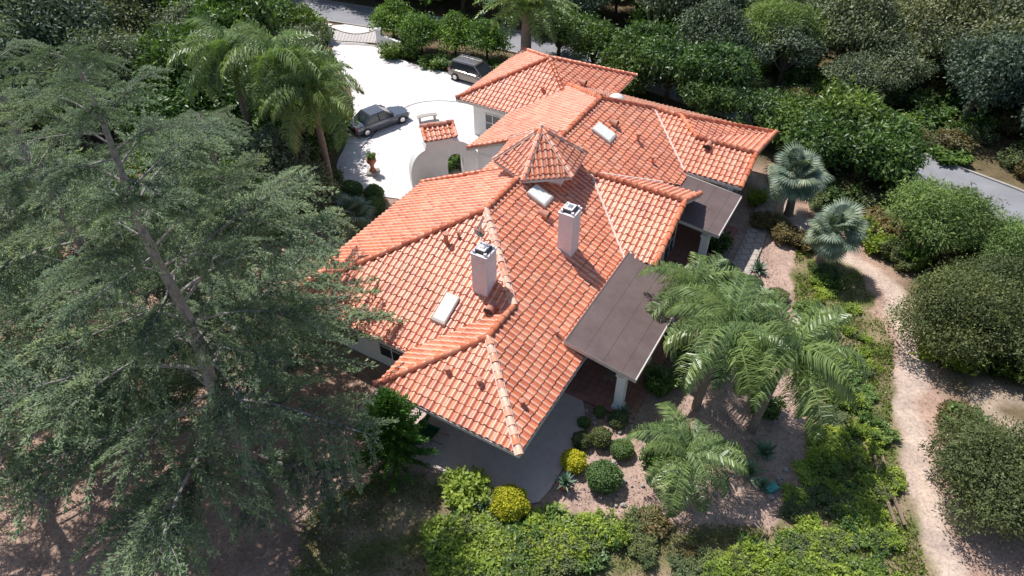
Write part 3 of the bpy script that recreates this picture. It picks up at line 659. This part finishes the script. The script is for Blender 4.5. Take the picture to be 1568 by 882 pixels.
def bush(kind,name,x,y,w,h=None,par=None,z=0):
    h=h or w*.85
    return obj(name,BU[kind],par,(x,y,z-.02),(0,0,random.random()*6.28),(w,w*(.9+.2*random.random()),h))

def frond(name,Lf,nn,ll,lw,mat,e0=35,e1=-75,drop=.55):
    mb=MB(); t=np.linspace(0,1,nn); ang=R(e0)+(R(e1)-R(e0))*t**1.3
    ds=Lf/nn; x=np.cumsum(np.cos(ang))*ds; z=np.cumsum(np.sin(ang))*ds; P=np.stack([x,np.zeros(nn),z],1)
    tube(mb,P[::max(1,nn//12)],np.linspace(.035,.01,len(P[::max(1,nn//12)])),4,0,.9)
    T=np.stack([np.cos(ang),np.zeros(nn),np.sin(ang)],1)
    for sg in (1,-1):
        s=t[int(nn*.1):]; P1=P[int(nn*.1):]; T1=T[int(nn*.1):]; n=len(s)
        lens=ll*np.clip(np.sin(np.pi*(s*.86+.1)),.15,1)*(.8+.4*rng.random(n))
        D=unit(T1*.55+np.array([0,sg*1.,0])+np.array([0,0,1])*(.15+.4*rng.normal(size=(n,1)))); 
        mid=P1+D*lens[:,None]*.5; D2=unit(D+np.array([0,0,-drop*1.6])); tip=mid+D2*lens[:,None]*.5
        W=unit(np.cross(D,[0,0,1.]))*lw/2; v=np.clip(.2+.65*rng.random(n),0,1)
        V=np.stack([P1-W*.6,P1+W*.6,mid+W,mid-W,tip+W*.2,tip-W*.2],1).reshape(-1,3)
        b=np.arange(n)*6; F=np.concatenate([np.stack([b,b+1,b+2,b+3],1),np.stack([b+3,b+2,b+4,b+5],1)])
        mb.add(V,F,0,np.repeat(v,6))
    return mb.mesh(name,[mat])
FQ=[frond('queen_frond_%d'%i,3.5,74,.8,.045,M['palm'],50-9*i,-80-8*i,.8) for i in range(4)]
FC=[frond('date_frond_%d'%i,3.6,52,.6,.07,M['palm'],30,-45,.2) for i in range(2)]
def palm(name,x,y,h,fl,n=22,kind=FQ,tr=.16,lean=(0,0)):
    e=empty(name,(x,y,0)); mb=MB(); m=10
    P=[(lean[0]*(i/m)**1.5,lean[1]*(i/m)**1.5,h*i/m) for i in range(m+1)]; P=[(0,0,-.2)]+P[1:]
    tube(mb,P,[tr*(1.35-.45*i/m+(.04*(i%2))) for i in range(m+1)],10,0)
    obj('trunk',mb.mesh('palm_trunk',[M['palmtrunk']],True),e)
    for i in range(n):
        f=i/n; az=i*2.39996+random.random()*.5; tilt=R(-42+78*f+random.uniform(-12,12))
        s=fl*(.75+.4*random.random())*(1 if f>.2 else .85)
        obj('frond_%d'%i,kind[i%len(kind)],e,(lean[0],lean[1],h-.1),(random.uniform(-.3,.3),tilt,az),(s,s,s))
    return e
def fan_leaf(name,mat):
    mb=MB(); tube(mb,[(0,0,0),(.5,0,.1),(.9,0,.12)],[.025,.02,.015],4,0,.9); n=26
    for i in range(n):
        a=R(-125+250*i/(n-1)); l=.75*(1-.18*abs(a)/2.2); d=np.array([math.cos(a),math.sin(a),0]); s=np.array([-d[1],d[0],0])
        c=np.array([.9,0,.12]); up=np.array([0,0,.05*(i%2)])
        V=[c,c+d*l*.5+s*.05+up,c+d*l+[0,0,-.18],c+d*l*.5-s*.05+up]; mb.add(V,[(0,1,2,3)],0,.3+.6*rng.random())
    return mb.mesh(name,[mat])
FL=fan_leaf('fan_leaf',M['fan'])
def fanpalm(name,x,y,h,s=1,n=34,lean=(0,0)):
    e=empty(name,(x,y,0)); mb=MB(); tube(mb,[(0,0,-.2),(lean[0]*.4,lean[1]*.4,h*.5),(lean[0],lean[1],h)],[.3,.24,.2],10,0); obj('trunk',mb.mesh('fan_trunk',[M['palmtrunk']],True),e)
    for i in range(n):
        f=i/n; k_=s*(.8+.35*random.random()); obj('leaf_%d'%i,FL,e,(lean[0],lean[1],h),(random.uniform(-.4,.4),R(-75+125*f+random.uniform(-10,10)),i*2.4+random.uniform(-.3,.3)),(k_,k_,k_))
    return e
def agave(name,x,y,s=1,mat='agave',n=34,z=0,wd=.11):
    mb=MB()
    for i in range(n):
        a=i*2.4; el_=R(85-75*i/n); l=.55*(.7+.5*random.random()); d=np.array([math.cos(a)*math.cos(el_),math.sin(a)*math.cos(el_),math.sin(el_)]); sd=np.array([-math.sin(a),math.cos(a),0])
        m_=d*l*.45; tip=d*l+np.array([0,0,-.06*i/n]); V=[-sd*wd*.2,sd*wd*.2,m_+sd*wd*.5,m_-sd*wd*.5,tip+sd*.005,tip-sd*.005]; mb.add(V,[(0,1,2,3),(3,2,4,5)],0,.2+.7*rng.random())
    return obj(name,mb.mesh(name,[M[mat]]),None,(x,y,z+.05),(0,0,random.random()*6),s)

def cedar_branch(name,Lb=5.0):
    mb=MB(); n=22; t=np.linspace(0,1,n); y=.45*np.sin(t*3+rng.random()*6)*t; z=.25*np.sin(t*2.2)*Lb*.25-.45*t**2.2*Lb*.35
    P=np.stack([t*Lb,y,z],1); tube(mb,P[::3],np.linspace(.065,.018,len(P[::3])),5,1)
    for i in range(6,n):
        for sg in (1,-1):
            if rng.random()<.2: continue
            ll=(1.8*math.sin(math.pi*min(1,t[i]*.8+.12))+.3)*(.4+.9*rng.random()); m_=max(4,int(ll/.10))
            a=R(rng.uniform(30,65))*sg; d=np.array([math.cos(a),math.sin(a),rng.uniform(-.1,.15)]); q=np.linspace(0,1,m_)[:,None]
            S=P[i]+d*ll*q+np.array([0,0,-1.])*(.45*ll*q**2)
            tube(mb,S[::3] if len(S[::3])>1 else S[[0,-1]],.012,3,1)
            C=np.repeat(S,10,0)+rng.normal(0,1,(m_*10,3))*[.06,.06,.03]*(.6+.8*np.sin(np.pi*np.repeat(q,10,0))); nn_=len(C)
            D=unit(d*.9+rdir(nn_)*.8+[0,0,-.15]); Nn=unit(rdir(nn_)*.5+[0,0,1])
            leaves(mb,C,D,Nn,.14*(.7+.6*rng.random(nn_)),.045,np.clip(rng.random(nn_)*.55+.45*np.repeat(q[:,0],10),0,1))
    return mb.mesh(name,[M['cedar'],M['greybark']])
CB=[cedar_branch('cedar_branch_%d'%i) for i in range(6)]
def cedar(name,x,y,h,rb,n=95,lean=(0,0),z0=2.4):
    e=empty(name,(x,y,0)); mb=MB(); m=12
    P=[(lean[0]*i/m+.08*math.sin(i*1.3),lean[1]*i/m+.08*math.cos(i*1.1),h*i/m-.2) for i in range(m+1)]
    tube(mb,P,[.34*(1-.93*i/m)+.02 for i in range(m+1)],10,0); obj('trunk',mb.mesh('cedar_trunk',[M['greybark']],True),e)
    for i in range(n):
        f=(i/(n-1))**1.05; zz=z0+(h-z0-.3)*f; Lr=rb*(1-f)**.62*(.45+.75*random.random())+.5; s=Lr/5.0
        az=i*2.39996+random.uniform(-.8,.8)
        obj('branch_%d'%i,CB[i%6],e,(lean[0]*zz/h,lean[1]*zz/h,zz),(random.uniform(-.2,.2),R(random.uniform(-16,14)-25*f),az),(s,max(s,.55)*random.choice((1,-1)),max(s,.5)))
    return e
cedar('cedar_tree',-11.4,17.4,19.6,7.0,66)
cedar('cedar_tree',-17.8,22.5,18.5,5.9,56)
cedar('cedar_tree',-13.2,26.8,13,5.0,42)
cedar('cedar_tree',-25.5,28,16,5.5,46)
cedar('cedar_tree',-20.5,16.6,10.5,4.6,26)

def conifer(name,x,y,h,r):
    mb=MB(); tube(mb,[(0,0,-.1),(0,0,h)],[.1,.02],6,1)
    for i in range(150):
        f=(i/150); zz=.2+(h-.2)*f; Lr=r*(1-f)**.8*(.65+.6*random.random())+.12; a=i*2.4; d=np.array([math.cos(a),math.sin(a),.25+.4*f]); m_=max(5,int(Lr/.05)); q=np.linspace(.15,1,m_)[:,None]
        S=np.array([0,0,zz])+d*Lr*q; C=np.repeat(S,7,0)+rng.normal(0,.06,(m_*7,3)); n_=len(C)
        leaves(mb,C,unit(d+rdir(n_)*.8+[0,0,.5]),rdir(n_),.15,.06,np.clip(rng.random(n_)*.5+.5*np.repeat(q[:,0],7),0,1))
    return obj(name,mb.mesh(name,[M['coni'],M['bark']]),None,(x,y,0))
conifer('small_conifer',-5.2,18.4,4.5,1.7)

palm('queen_palm',8.9,21.3,5.6,1.2,28,lean=(.5,-.2)); palm('queen_palm',11.3,20.0,5.2,1.2,28,lean=(.5,.2)); palm('queen_palm',6.8,16.3,2.6,.9,22,lean=(.4,.6),tr=.13)
palm('queen_palm',9.0,25.2,4.2,.9,20,lean=(-.2,.1))
for x,y,h,f in ((-14.4,41.0,8.6,1.35),(-12.2,39.6,7.2,1.15),(-17.8,42.5,8.6,1.25)):
    palm('queen_palm',x,y,h,f,34,tr=.2)
palm('date_palm',1.2,58.5,5.6,1.25,48,FC,.4)
fanpalm('fan_palm',18.1,37.2,3.0,1.25,40,lean=(-.4,-.2)); fanpalm('fan_palm',18.3,32.0,2.7,1.15,40,lean=(.1,-.3)); fanpalm('blue_fan_palm',-10.2,35.9,.5,1.2,30); fanpalm('blue_fan_palm',-16.4,46.5,2.6,1.3,30); fanpalm('blue_fan_palm',-11.6,36.2,1.0,1.0,26)
for x,y in ((-11.3,65.6),(-8.3,62.2),(-5.2,62.0),(-2.2,60.6)): put('citrus','citrus_tree',x,y,1.05)
for x,y,w_,h_ in ((-11,61.6,1.8,1.3),(-9.2,61.4,1.6,1.2),(-7,59.6,1.9,1.0),(-5.4,59.4,1.7,.9),(-3.6,58.9,1.8,1),(-1.8,58.4,1.8,1)): bush('loose2','hedge_shrub',x,y,w_,h_)
for x,y,s in ((7,58.0,1.0),(10.6,55.8,1.1),(12.6,52.8,1.05),(15.6,51.5,1.15),(9.2,54,.75),(14.6,49.0,.8),(4.2,61,1),(18.3,47.2,.8)): put('mango','mango_tree',x,y,s)
for x,y,s in ((21.8,42.0,1.2),(24.0,40.6,1.2),(20.4,45.2,1.1),(23.2,44.2,1.35),(25.6,42.2,1.1)): put('loquat','loquat_tree',x,y,s)
put('pepper','pepper_tree',25.2,33.6,1.05); put('pepper','pepper_tree',28.8,30.5,.9)
put('grey','large_shrub',22.8,25.6,1.15,sz=1.5); put('grey','large_shrub',19.9,16.4,1.05,sz=1.35);put('grey','large_shrub',26.5,27.4,1.1,sz=1.4); put('grey','large_shrub',27.5,23.5,1.2,sz=1.4);put('grey','large_shrub',23.5,16.5,1.2,sz=1.5)
DT=empty('distant_trees')
cnt=0; tries=0; placed=[]
while cnt<330 and tries<14000:
    tries+=1; x=random.uniform(-62,66); y=random.uniform(40,98)
    ok=(x>24 and y>38) or (x>14 and y>47) or y>66 or (x<-20 and y>40)
    if not ok: continue
    dd=float(distline(np.array(x),np.array(y),ROAD))
    if dd<4.1: continue
    if -22<x<-11 and y<75: continue
    if any((x-a)**2+(y-b)**2<2.35**2 for a,b in placed): continue
    if y<46 and x<45 and y<80-x*1.05: continue
    placed.append((x,y)); cnt+=1
    kind='oak' if (x>18 or random.random()<.5) else random.choice(['mango','citrus','oak'])
    if random.random()<.12: kind='pepper'
    s=random.uniform(.75,1.5)*(1.5 if kind=='citrus' else 1); put(kind,'tree',x,y,s,DT,sz=s*random.uniform(.85,1.3))
for x,y,s in ((-20,47,1.0),(-22,40,1),(-26,36,1),(-19.5,52,1.1),(-17.5,57,.9),(-19,61.5,1),(-16.4,50,.8),(-30,33,.9),(-24,44,1.1),(-17.5,36,.9),(-21,33.5,.9),(-15.2,44.8,1.1),(-13.6,41.8,.95),(-15.5,38.3,1.0),(-13,37.2,.8),(-14.8,47.6,.8)): put(random.choice(['mango','mango','oak']),'broadleaf_tree',x,y,s)
SC=empty('roadside_scrub')
for i in range(520):
    x=random.uniform(20.5,52);y=random.uniform(13,60)
    if float(distline(np.array(x),np.array(y),ROAD))<3.0 or float(distline(np.array(x),np.array(y),PATH))<1.5 or float(distline(np.array(x),np.array(y),PATHR))<1.2: continue
    bush(random.choice(['wild3','loose2','wild3','loose2','loose','wild3','red']),'scrub',x,y,random.uniform(1.2,2.6),random.uniform(.7,1.7),SC)
for i in range(170):
    x=random.uniform(-22,-10.5);y=random.uniform(34,66)
    if pip(np.array(x+.9),np.array(y),DRIVE) or (x>-17.5 and y>60): continue
    bush(random.choice(['loose2','loose2','loose','wild3']),'scrub',x,y,random.uniform(.9,2.0),random.uniform(.6,1.6),SC)
for kd,nm,x,y,w_,h_ in (('yellow','golden_shrub',-.1,15.8,1.55,1.35),('yellow','golden_shrub',2.75,18.0,1.15,1.0),('green','clipped_shrub',4.0,17.1,1.5,1.35),('olive','clipped_shrub',4.1,19.3,1.0,.9),('olive','clipped_shrub',3.2,19.2,.85,.8),
    ('olive','clipped_shrub',5.0,20.4,.9,.7),('green','clipped_shrub',5.0,18.7,1.0,.8),('green','clipped_shrub',3.4,20.3,.6,.5),('green','clipped_shrub',4.2,20.9,.6,.6),('loose','leafy_shrub',-1.8,16.4,1.7,1.0),('loose','leafy_shrub',-2.6,16.9,1.1,.9),
    ('green','clipped_shrub',-10.9,39.3,1.7,1.2),('green','clipped_shrub',-9.2,38.8,1.3,1.3),('green','clipped_shrub',-9.0,37.5,1.4,1.2),('red','bronze_shrub',17.0,34.6,1.5,1.0),('red','bronze_shrub',18,33.9,1.4,1),('red','bronze_shrub',16,36,1.4,.9),
    ('olive','clipped_shrub',13.9,29.9,1.0,.8),('olive','clipped_shrub',15.0,29,1.2,.7),('green','clipped_shrub',12.6,30.8,1.2,1.1),('loose2','leafy_shrub',11.2,29.4,1.6,1.4),('loose2','leafy_shrub',12.6,33.6,1.4,1.4),('loose','leafy_shrub',16.2,38.6,1.3,1),
    ('loose2','leafy_shrub',6.6,18.2,1.3,1.1),('loose2','leafy_shrub',7.5,19.6,1.2,1),('wild3','leafy_shrub',9.0,24.4,1.3,1.1),('loose2','leafy_shrub',11,26.5,1.4,1.0),('loose','leafy_shrub',22.3,33.6,1.6,1.2),('loose2','leafy_shrub',20.8,36.2,1.5,1.3),('loose','leafy_shrub',-6.8,37.2,1.0,.9),
    ('loose2','leafy_shrub',7.3,22.6,1.3,1.1),('wild3','leafy_shrub',8.4,22.9,1.2,1.0),('loose2','leafy_shrub',10.2,23.6,1.3,1.1),('wild3','leafy_shrub',12.6,24.6,1.2,.8),('loose2','leafy_shrub',12.2,21.2,1.2,.9),('wild3','leafy_shrub',10.2,28.0,1.4,1.2),
    ('loose2','leafy_shrub',-4.5,42.7,1.5,1.6),('red','leafy_shrub',-3.4,42.9,1.2,1.3),('loose2','leafy_shrub',-5.6,39.4,1.0,.8)):  # first two shrubs on this line added behind the arch to darken its opening
    bush(kd,nm,x,y,w_,h_)
for x,y,s in ((-1.2,16.0,1.0),(-2.0,15.9,.9),(10.5,17.6,1.5),(11.5,18.6,1.4),(9.9,18.3,1.2),(12.5,29.2,1.9),(5.3,20.9,1.0),(11.0,16.9,1.1),(13.2,27,1.5),(14.6,31.5,1.3),(8.5,26.3,1.3),(8.2,17.8,1.0),(13.6,24.5,1.1)): agave('agave_plant',x,y,s)
e=empty('potted_agave',(2.3,16.9,0)); mb=MB(); tube(mb,[(0,0,0),(0,0,.01),(0,0,.35),(0,0,.42),(0,0,.36)],[.01,.18,.27,.3,.05],14); obj('pot',mb.mesh('pot',[M['urn']],True),e); a_=agave('leaves',0,0,1.0,z=.35); a_.parent=e
e=empty('planter_urn',(-9.8,42.1,0)); mb=MB(); box(mb,(0,0,.1),(.8,.8,.2),1)
tube(mb,[(0,0,.2),(0,0,.21),(0,0,.5),(0,0,.7),(0,0,1.0),(0,0,1.25),(0,0,1.32),(0,0,1.25)],[.01,.26,.13,.16,.36,.3,.4,.05],16,0); obj('urn',mb.mesh('urn',[M['urn'],M['kerb']],True),e)
bush('loose2','plant',0,0,.6,.4,e,1.25)
e=empty('garden_bench',(-6.6,49.5,0),R(20)); mb=MB()
for i in range(8):
    t0=-.7+i*.2; box(mb,(t0,.25*math.cos(t0*1.4),.45),(.2,.42,.07),0)
for x in (-.6,.6): box(mb,(x,.17,.21),(.14,.34,.42),0)
obj('seat',mb.mesh('bench',[M['kerb']]),e)
e=empty('driveway_gate',(-17.2,64.9,0),math.atan2(-.7,4.8)); mb=MB()
for x in (0,4.85): box(mb,(x,0,.75),(.5,.5,1.5),1); box(mb,(x,0,1.55),(.64,.64,.12),1)
nb=30; top=lambda s:1.35-.45*math.sin(math.pi*s)
for i in range(nb+1):
    s=i/nb; x=.3+s*4.25; tube(mb,[(x,0,.1),(x,0,top(s))],.022,4,0)
tube(mb,[(.3+s*4.25,0,top(s)) for s in np.linspace(0,1,13)],.04,5,0); tube(mb,[(.3,0,.12),(4.55,0,.12)],.04,5,0)
obj('gate',mb.mesh('gate',[M['dark'],M['stucco']]),e)
e=empty('garden_wall',(-12.2,64.1,0),R(-40)); mb=MB(); box(mb,(1.3,0,.5),(2.6,.3,1.0)); obj('wall',mb.mesh('gw',[M['stucco']]),e)
mb=MB()
for dx in (0,.35): tube(mb,[(16.4+dx,18.4,.22),(16.1+dx,16.6,.2),(16.0+dx,15,.22)],.07,6)
obj('timber_rails',mb.mesh('rails',[M['wood']]))
mb=MB(); box(mb,(0,0,.12),(.5,.35,.24),0,.4); box(mb,(0,0,.26),(.54,.39,.05),0,.4); obj('irrigation_box',mb.mesh('ib',[simple('teal_plastic',(.08,.35,.32),.5)]),None,(11.3,16.8,0))
mb=MB()
for i in range(90):
    if i<55: x,y=rng.uniform(2.4,12.5),rng.uniform(15.8,17.2)+rng.random()**3*5; 
    else: x,y=rng.uniform(3.5,6),rng.uniform(19.8,21.2)
    r=rng.uniform(.05,.15); th=np.linspace(-1.3,1.5,5); tube(mb,[(x+rng.normal()*.02,y,r*.3+r*.7*math.sin(t)) for t in th],[max(.01,r*math.cos(t)*(.8+.4*rng.random())) for t in th],7)
obj('garden_rocks',mb.mesh('rocks',[M['rock']]))

GC=empty('groundcover_shrubs')
for i in range(330):
    x=random.uniform(-3,12.5);y=random.uniform(12.3,15.2)
    z1=wob(np.array(x),np.array(y),.9,1)
    if z1<-.25: continue
    kd=random.choice(['wild3','wild3','wild3','red']) if 5<x<7.8 else random.choice(['loose','loose','loose2','wild3','wild3','loose'])
    bush(kd,'shrub',x,y,random.uniform(.6,1.4),random.uniform(.35,.8),GC)
for i in range(420):
    x=random.uniform(11.8,19);y=random.uniform(12.5,33)
    if not pip(np.array(x),np.array(y),GRASS) or pip(np.array(x),np.array(y),MULCH) or float(distline(np.array(x),np.array(y),PATH))<1.2: continue
    if random.random()<(.65 if y>21 else .3): continue
    bush(random.choice(['loose','loose','loose','loose2','wild3']),'shrub',x,y,random.uniform(.5,1.2),random.uniform(.25,.6),GC)
def scatter(name,poly,dens,hgt,mat,wd,excl=()):
    P=np.array(poly);x0,y0=P.min(0);x1,y1=P.max(0);n=int((x1-x0)*(y1-y0)*dens)
    x=rng.uniform(x0,x1,n);y=rng.uniform(y0,y1,n);m=pip(x,y,poly)&(wob(x,y,1.2,2)+rng.normal(0,.3,n)>-.3)
    for ex in excl: m&=~pip(x,y,ex)
    m&=distline(x,y,PATH)>.8
    x,y=x[m],y[m];n=len(x);C=np.stack([x,y,np.full(n,-.04)],1);D=unit(rng.normal(0,.45,(n,3))+[0,0,1]);mb=MB()
    leaves(mb,C,D,rdir(n),hgt*(.5+rng.random(n)),wd,np.clip(rng.random(n),0,1)); obj(name,mb.mesh(name,[mat]))
scatter('grass',[(-9.3,10.5),(-8.5,16),(-6,17.4),(-2.2,17),(1,15.6),(12,15),(17,18),(18.9,21.5),(20.2,26),(20.6,31),(19,37),(16.5,38),(17,6),(0,9)],260,.15,M['grass'],.035,(MULCH,))
scatter('low_groundcover',[(12,12),(13.6,18),(14.3,22),(15.2,26),(16.3,30),(17.4,33.5),(20.4,31),(20.2,26),(18.9,21.5),(17.4,18),(17,11)],110,.17,M['cover'],.09,(MULCH,))
n=34000; x=rng.uniform(-30,16,n); y=rng.uniform(11,36,n); m=(x<-6)|pip(x,y,MULCH); x,y=x[m],y[m]; n=len(x)
mb=MB(); leaves(mb,np.stack([x,y,.03*np.ones(n)],1),rdir(n)*[1,1,.3],rdir(n)*.4+[0,0,1],.09*(.5+rng.random(n)),.05,rng.random(n))
m,nt=newmat('mulch_chips'); o=N(nt,'ShaderNodeOutputMaterial'); p=N(nt,'ShaderNodeBsdfPrincipled'); a=N(nt,'ShaderNodeAttribute',attribute_name='v')
L(nt,ramp(nt,a.outputs['Fac'],[(0,(.12,.07,.05)),(.5,(.32,.2,.14)),(1,(.6,.48,.40))]),p.inputs['Base Color']); L(nt,p.outputs[0],o.inputs[0])
obj('mulch_chips',mb.mesh('mulch_chips',[m]))
